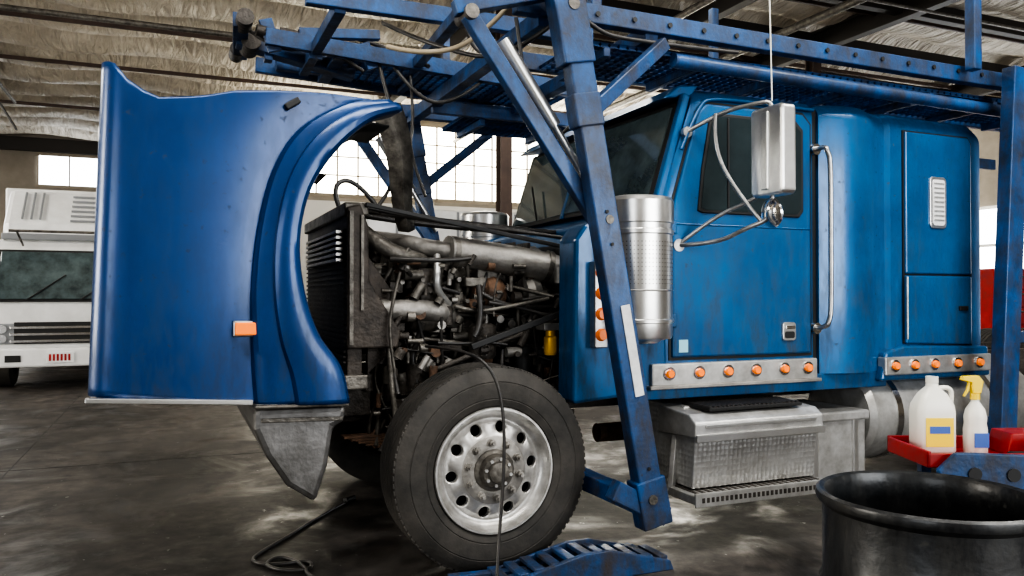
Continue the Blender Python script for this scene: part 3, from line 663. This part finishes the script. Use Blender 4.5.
beams('rack_front_ramp_frame',[((.5,4.98,2.94),(2.7,4.98,2.82),.05,.10),((.5,5.62,2.94),(2.7,5.62,2.82),.05,.10),((.95,4.98,2.9),(.95,5.62,2.9),.08,.08),((1.5,4.98,2.87),(1.5,5.62,2.87),.05,.06),((2.1,4.98,2.85),(2.1,5.62,2.85),.05,.06)],K)
beams('rack_front_arm',[((.36,5.3,3.0),(1.1,5.3,2.86),.12,.09),((.36,5.0,3.03),(.40,5.6,3.0),.09,.09),((.7,5.0,2.99),(1.2,5.0,3.04),.06,.06)],K)
cyls('rack_front_knuckles',[((.38,4.90,3.02),(.38,5.08,3.02),.05),((.44,5.2,2.98),(.44,5.42,2.98),.06),((.45,5.0,2.98),(1.0,5.05,2.93),.035),((.6,5.1,3.02),(.95,5.12,2.99),.028),((.38,5.5,3.0),(.38,5.66,3.0),.05)],'cast')
beams('rack_front_brackets',[((.5,5.0,3.05),(.56,5.0,2.86),.03,.08),((.8,5.0,3.0),(.8,5.0,2.84),.03,.08),((1.1,5.0,2.98),(1.16,5.0,2.82),.03,.07),((.55,5.3,3.05),(.55,5.3,2.88),.08,.05)],K)
beams('rack_cross_members',[((x,3.62,2.78),(x,my(3.62),2.78),.08,.09) for x in (1.72,2.35)]+[((.8,4.2,2.9),(.8,my(4.2),2.9),.06,.07),((1.3,3.6,2.78),(1.5,my(4.2),2.92),.06,.06)]+[((x,4.25,2.72),(x,my(4.25),2.72),.06,.06) for x in (3.4,4.6,5.6)],K)
def onpost(z): return 1.735+(2.9-z)*(.495/2.65)
beam('post_tape',(onpost(1.33)+.015,3.39,1.33),(onpost(.88)+.015,3.39,.88),.006,.05,'rib',0)
cyls('side_tube',[((2.5,3.64,2.66),(5.3,3.64,2.62),.04)],'rack',20)
hoses('rack_air_lines',[([(1.9,3.5,2.9),(1.6,3.7,2.55),(1.3,4.2,2.75),(1.1,4.5,2.95)],.012),([(1.55,3.6,2.75),(1.62,3.62,2.3),(1.75,3.6,2.1),(1.9,3.6,2.3)],.01),
 ([(1.2,5.0,2.85),(1.3,4.8,2.3),(1.25,4.7,2.1),(1.1,4.6,1.9)],.012),([(.7,5.3,2.95),(.9,5.2,3.1),(1.3,5.1,3.0),(1.5,4.9,2.85)],.014),
 ([(.42,5.1,3.0),(.6,5.0,2.85),(.85,5.0,2.95),(1.1,5.0,2.8)],.012),([(.4,5.3,3.0),(.55,5.3,3.12),(.8,5.3,3.05)],.012),
 ([(1.5,4.2,2.9),(1.55,4.2,2.7),(1.75,4.0,2.75),(1.9,3.8,2.9)],.013),([(1.3,5.0,2.85),(1.45,4.9,2.6),(1.7,4.9,2.65),(1.9,5.0,2.82)],.012),([(1.4,4.98,2.8),(1.42,4.95,2.5),(1.36,4.9,2.3),(1.45,4.8,2.0)],.01),
 ([(1.7,3.5,2.95),(1.9,3.55,2.72),(2.3,3.6,2.72),(2.9,3.6,2.74)],.012)],'hose')
hose('tan_strap',[(1.05,4.2,2.72),(1.28,4.0,2.62),(1.50,3.7,2.75),(1.66,3.6,3.0)],.013,'tan')
rows=[]
for i in range(13):
    f=i/12; x=1.13+.17*f+.03*math.sin(f*5); z=2.5-.75*f; w=.10-.055*f
    rows.append([(x-w,4.6,z+.01),(x,4.56,z),(x+w,4.6,z+.02)])
gridmesh('hanging_fender_liner',rows,'steel',solid=.02)

# ================================================================ floor items
G('air_hose')
hose('hose_over_tyre',[(1.18,3.9,1.12),(1.30,3.62,1.12),(1.40,3.5,1.02),(1.44,3.48,.8),(1.43,3.47,.5),(1.39,3.44,.2),(1.35,3.36,.012),(1.2,3.2,.012),(.9,3.0,.012)],.008,'hose')
CUR[0]=None
G('power_cord')
hose('cord',[(1.05,5.3,.01),(.8,4.98,.01),(.62,4.7,.01),(.45,4.48,.01),(.36,4.32,.01),(.46,4.2,.01),(.66,4.22,.01),(.64,4.06,.01),(.5,4.1,.01),(.42,4.24,.01),(.52,4.36,.01),(.62,4.15,.01),(.6,3.95,.01),(.8,3.6,.01)],.009,'hose')
hose('cord_plug',[(1.05,5.3,.02),(1.12,5.36,.02)],.02,'black')
CUR[0]=None
G('wheel_ramp')
rp=[(1.14,0),(1.18,.03),(1.45,.06),(1.82,.14),(1.95,.14),(2.30,.05),(2.32,0)]
prism('ramp_side',rp,3.59,3.61,'rack')
prism('ramp_side_rear',rp,3.38,3.41,'rack')
beams('ramp_rungs',[((1.42+i*.085,3.4,.06+.065*(1-abs(i-5)/5)),(1.42+i*.085,3.6,.06+.065*(1-abs(i-5)/5)),.05,.02) for i in range(11)],'rack')
beams('ramp_cross',[((1.2,3.4,.04),(2.2,3.6,.07),.05,.03),((1.2,3.6,.04),(2.2,3.4,.07),.05,.03)],'rack')
CUR[0]=None
lathe('oil_drum',[(0,.0),(.28,.0),(.292,.006),(.292,.02),(.283,.03),(.283,.25),(.290,.265),(.290,.285),(.283,.30),(.283,.52),(.292,.535),(.292,.560),(.283,.575),(.283,.775),(.290,.782),(.299,.790),(.302,.802),(.299,.814),(.29,.820),(.278,.815),(.272,.80),(.270,.74),(.274,.73),(.274,.25),(.26,.22),(0,.22)],(1.96,1.61,0),(0,0,1),'drum',96,ang=32)
# tool cart
G('tool_cart',(3.196,2.283,0),R(-23))
boxes('tray_rim',[(-.42,.75,-.22,-.205,.70,.755),(-.42,.75,.105,.12,.70,.77),(-.42,-.405,-.22,.12,.70,.765),(.735,.75,-.22,.12,.70,.80),(-.41,.74,-.21,.11,.70,.715)],'red',.004)
box('shelf_lower',-.3,.72,-.22,.12,.22,.26,'rack')
boxes('legs',[(x,x+.04,y,y+.04,.06,.70) for x in (-.3,.68) for y in (-.2,.06)],'rack')
cyls('casters',[((x+.02,y,.05),(x+.02,y+.03,.05),.05) for x in (-.3,.68) for y in (-.2,.08)],'black')
prism('side_plate',[(-.38,.58),(-.40,.70),(-.33,.765),(-.26,.765),(.74,.725),(.74,.50),(-.2,.52)],-.262,-.235,'rack',.006)
cyls('side_plate_slots',[((-.26+i*.15,-.268,.685-.004*i),(-.26+i*.15,-.258,.685-.004*i),.026) for i in range(7)],'black')
prism('red_toolbox',[(.0,.715),(.02,.805),(.70,.81),(.72,.715)],-.05,.10,'red')
cyls('grey_cylinder',[((.05,-.15,.765),(.72,-.15,.80),.03)],'alu')
boxes('rags',[(-.04,.04,-.18,-.10,.715,.745)],'black',.01)
CUR[0]=None
def cart(lx,ly):
    c,s=math.cos(R(-23)),math.sin(R(-23)); return (3.196+lx*c-ly*s,2.283+lx*s+ly*c)
jx,jy=cart(-.27,.03)
G('plastic_jug',(jx,jy,.716),R(-23))
def rsec(w,d,z,n=6,r=.03):
    return [(p[0],p[1],z) for p in rrect(-w,w,-d,d,min(r,w*.9,d*.9),n)]
loft('body',[rsec(.075,.05,0),rsec(.082,.056,.01),rsec(.082,.056,.17),rsec(.078,.053,.20),rsec(.055,.042,.245),rsec(.024,.024,.275,r=.02),rsec(.022,.022,.295,r=.02)],'plastic_w',ang=60)
cyls('cap',[((0,0,.292),(0,0,.318),.025)],'plastic_w')
hose('handle',[(.02,0,.265),(.07,0,.28),(.088,0,.23),(.07,0,.17)],.010,'plastic_w')
box('label',-.055,.06,-.0585,-.055,.03,.15,'yellow',0); box('label_band',-.04,.045,-.0595,-.056,.085,.115,'label',0)
CUR[0]=None
jx,jy=cart(-.105,.0)
G('spray_bottle',(jx,jy,.716),R(-23))
lathe('body',[(0,0),(.042,0),(.046,.008),(.046,.10),(.042,.125),(.044,.15),(.036,.185),(.016,.215),(.014,.235),(0,.235)],(0,0,0),(0,0,1),'plastic_w',32)
box('label',-.03,.03,-.049,-.044,.03,.09,'label',.001)
cyls('collar',[((0,0,.225),(0,0,.25),.019)],'yellow')
prism('head',[(-.015,.25),(.02,.25),(.03,.30),(.01,.325),(-.055,.322),(-.06,.305),(-.02,.295)],-.014,.014,'yellow',.004)
prism('trigger',[(-.03,.297),(-.02,.297),(-.028,.26),(-.045,.235),(-.05,.24),(-.036,.265)],-.006,.006,'yellow',.002)
CUR[0]=None
G('tool_cabinet',(.9,.5,0))
box('carcass',8.3,9.6,6.0,6.6,.12,1.72,'red',.02)
boxes('drawers',[(8.34,9.56,5.975,6.0,.2+i*.21,.38+i*.21) for i in range(7)],'red',.006)
boxes('handles',[(8.5,9.4,5.955,5.975,.35+i*.21,.365+i*.21) for i in range(7)],'chrome')
boxes('feet',[(x,x+.1,y,y+.1,0,.12) for x in (8.35,9.45) for y in (6.05,6.45)],'black')
CUR[0]=None

# ================================================================ white box truck, left background
G('box_truck')
x0,x1,yf=-2.5,-.4,13.6
prism('cab',[(yf+.02,.42),(yf,1.25),(yf+.32,2.1),(yf+.5,2.24),(yf+1.9,2.24),(yf+1.9,.42)],x0,x1,'white',.06,axis='x')
prism('windshield_rubber',[(yf-.04,1.30),(yf+.25,2.08),(yf+.35,2.08),(yf+.06,1.30)],x0+.08,x1-.08,'black',.01,axis='x')
prism('windshield',[(yf-.05,1.34),(yf+.222,2.05),(yf+.30,2.05),(yf+.03,1.34)],x0+.14,x1-.14,'reflglass',.01,axis='x')
prism('refrigeration_unit',[(yf+.45,2.22),(yf+.55,2.5),(yf+1.1,3.08),(yf+1.8,3.08),(yf+1.8,2.22)],x0+.1,x1-.1,'white',.08,axis='x')
beams('unit_grooves',[((x0+.35+i*.12,yf+.58,2.57),(x0+.35+i*.12,yf+1.02,3.03),.03,.02) for i in range(3)],'vent')
beams('unit_slats',[((x0+1.0,yf+.57+i*.08,2.56+i*.084),(x1-.2,yf+.57+i*.08,2.56+i*.084),.02,.035) for i in range(6)],'vent')
box('unit_base',x0+.1,x1-.1,yf+.42,yf+1.8,2.24,2.34,'vent',.02)
box('cargo_body',x0-.1,x1+.1,yf+1.95,yf+7.5,.8,3.2,'white',.03)
box('grille',x0+.35,x1-.35,yf-.04,yf+.05,.68,1.0,'black')
boxes('grille_bars',[(x0+.3,x1-.3,yf-.06,yf-.03,.70+i*.1,.74+i*.1) for i in range(3)],'chrome',.006)
box('bumper',x0-.02,x1+.02,yf-.12,yf+.1,.34,.62,'white',.03)
boxes('headlamp_bezels',[(x0+.04,x0+.36,yf-.04,yf+.05,.68,.98),(x1-.36,x1-.04,yf-.04,yf+.05,.68,.98)],'vent',.02)
cyls('headlamps',[((x,yf-.04,z),(x,yf-.06,z),.06) for x in (x0+.2,x1-.2) for z in (.76,.90)],'chrome',20)
boxes('turn_lamps',[(x0+.0,x0+.05,yf-.04,yf+.05,.72,.9),(x1-.05,x1,yf-.04,yf+.05,.72,.9)],'orange',.01)
box('license_plate',-1.72,-1.36,yf-.14,yf-.12,.40,.56,'white')
boxes('license_letters',[(-1.69+i*.05,-1.66+i*.05,yf-.145,yf-.139,.43,.53) for i in range(6)],'red')
boxes('fog_lamps',[(x0+.25,x0+.45,yf-.13,yf-.1,.42,.52),(x1-.45,x1-.25,yf-.13,yf-.1,.42,.52)],'black')
beams('wipers',[((x0+.5,yf-.07,1.32),(x0+1.0,yf+.07,1.7),.02,.02),((x0+1.2,yf-.07,1.32),(x0+1.7,yf+.07,1.7),.02,.02)],'black')
cyls('mirror_bars',[((x0-.02,yf+.1,2.0),(x0-.25,yf-.1,1.95),.015),((x0-.25,yf-.1,1.95),(x0-.25,yf-.1,1.5),.015),((-2.2,yf-.2,2.33),(-.6,yf-.2,2.33),.02),((-2.1,yf-.2,2.33),(-2.1,yf+.35,2.15),.015),((-.7,yf-.2,2.33),(-.7,yf+.35,2.15),.015)],'steel')
box('chassis',x0+.5,x1-.5,yf+.3,yf+7.3,.45,.8,'cast')
for x in (x0+.02,x1-.25):
    for y in (yf+.75,yf+5.6):
        lathe('tyre',[(.2,0),(.36,0),(.39,.03),(.39,.2),(.36,.23),(.2,.23)],(x,y,.39),(1,0,0),'tyre',40)
        lathe('rim',[(0,.06),(.1,.06),(.18,.03),(.21,.02)],(x,y,.39),(1,0,0),'white',30)
CUR[0]=None
G('cargo_trailer')
box('body',3.2,11.5,14.5,17,.95,3.05,'white',.1)
boxes('body_posts',[(3.2+i*.6,3.24+i*.6,14.47,14.5,1.0,3.0) for i in range(14)],'vent')
box('undercarriage',3.6,11,15,16.5,.55,.95,'cast')
for x in (4.4,5.5,10):
    for y in (14.55,16.7):
        lathe('tyre',[(0,.05),(.3,.02),(.45,0),(.5,.03),(.5,.24),(.45,.27),(0,.2)],(x,y,.5),(0,1,0),'tyre',36)
CUR[0]=None

# ================================================================ lights
def area(name,loc,target,sx,sy,e,col=(1,1,1)):
    l=bpy.data.lights.new(name,'AREA'); l.shape='RECTANGLE'; l.size=sx; l.size_y=sy; l.energy=e; l.color=col
    o=bpy.data.objects.new(name,l); COL.objects.link(o); o.location=loc
    d=Vector(target)-Vector(loc); o.rotation_euler=d.to_track_quat('-Z','Y').to_euler(); return o
area('bay_door_daylight',(-8,-5.5,2.6),(1.5,4,1.0),6,4,360,(.95,.98,1.0))
area('bay_door_daylight.001',(5,-6,2.8),(3,4,1.2),6,3.5,540,(.96,.98,1.0))
area('ceiling_lamp',(0.5,1.0,6.0),(1,3.5,0),3.5,1.2,240,(1,.98,.94))
area('ceiling_lamp.001',(5.5,0.5,6.0),(4.5,3.5,0),3.5,1.2,250,(1,.98,.94))
area('ceiling_lamp.002',(-8,13,5.9),(-5,13,0),4,1.5,340,(1,.97,.9))
area('ceiling_lamp.003',(4,9,5.9),(4,9,0),4,1.5,260,(1,.97,.9))
area('ceiling_lamp.004',(-4,24,5.9),(-4,24,0),4,1.5,300,(1,.97,.9))
area('side_area_light',(-13.8,9,3.2),(0,12,5.5),9,5,2100,(1,.95,.86))  # added warm uplight raking the ceiling pleats; left wall has no door
area('back_window_daylight',(10,21.6,5.2),(7,5,4.0),14,2,1200,(1,.95,.85))
area('side_area_light.001',(19.7,6,2.5),(5,6,3),7,4,160,(.95,.97,1))
w=bpy.data.worlds.new('World'); scene.world=w; w.use_nodes=True
w.node_tree.nodes['Background'].inputs[0].default_value=(.6,.7,.85,1); w.node_tree.nodes['Background'].inputs[1].default_value=.4
try:
    scene.view_settings.look='AgX - High Contrast'
    scene.view_settings.exposure=0.1
except Exception as e: print(e)

cam=bpy.data.cameras.new('camera'); cam.lens=28; cam.sensor_width=36; cam.clip_end=200
co=bpy.data.objects.new('camera',cam); COL.objects.link(co); co.location=(0,0,1.37); co.rotation_euler=(R(90.65),0,R(-23))
scene.camera=co
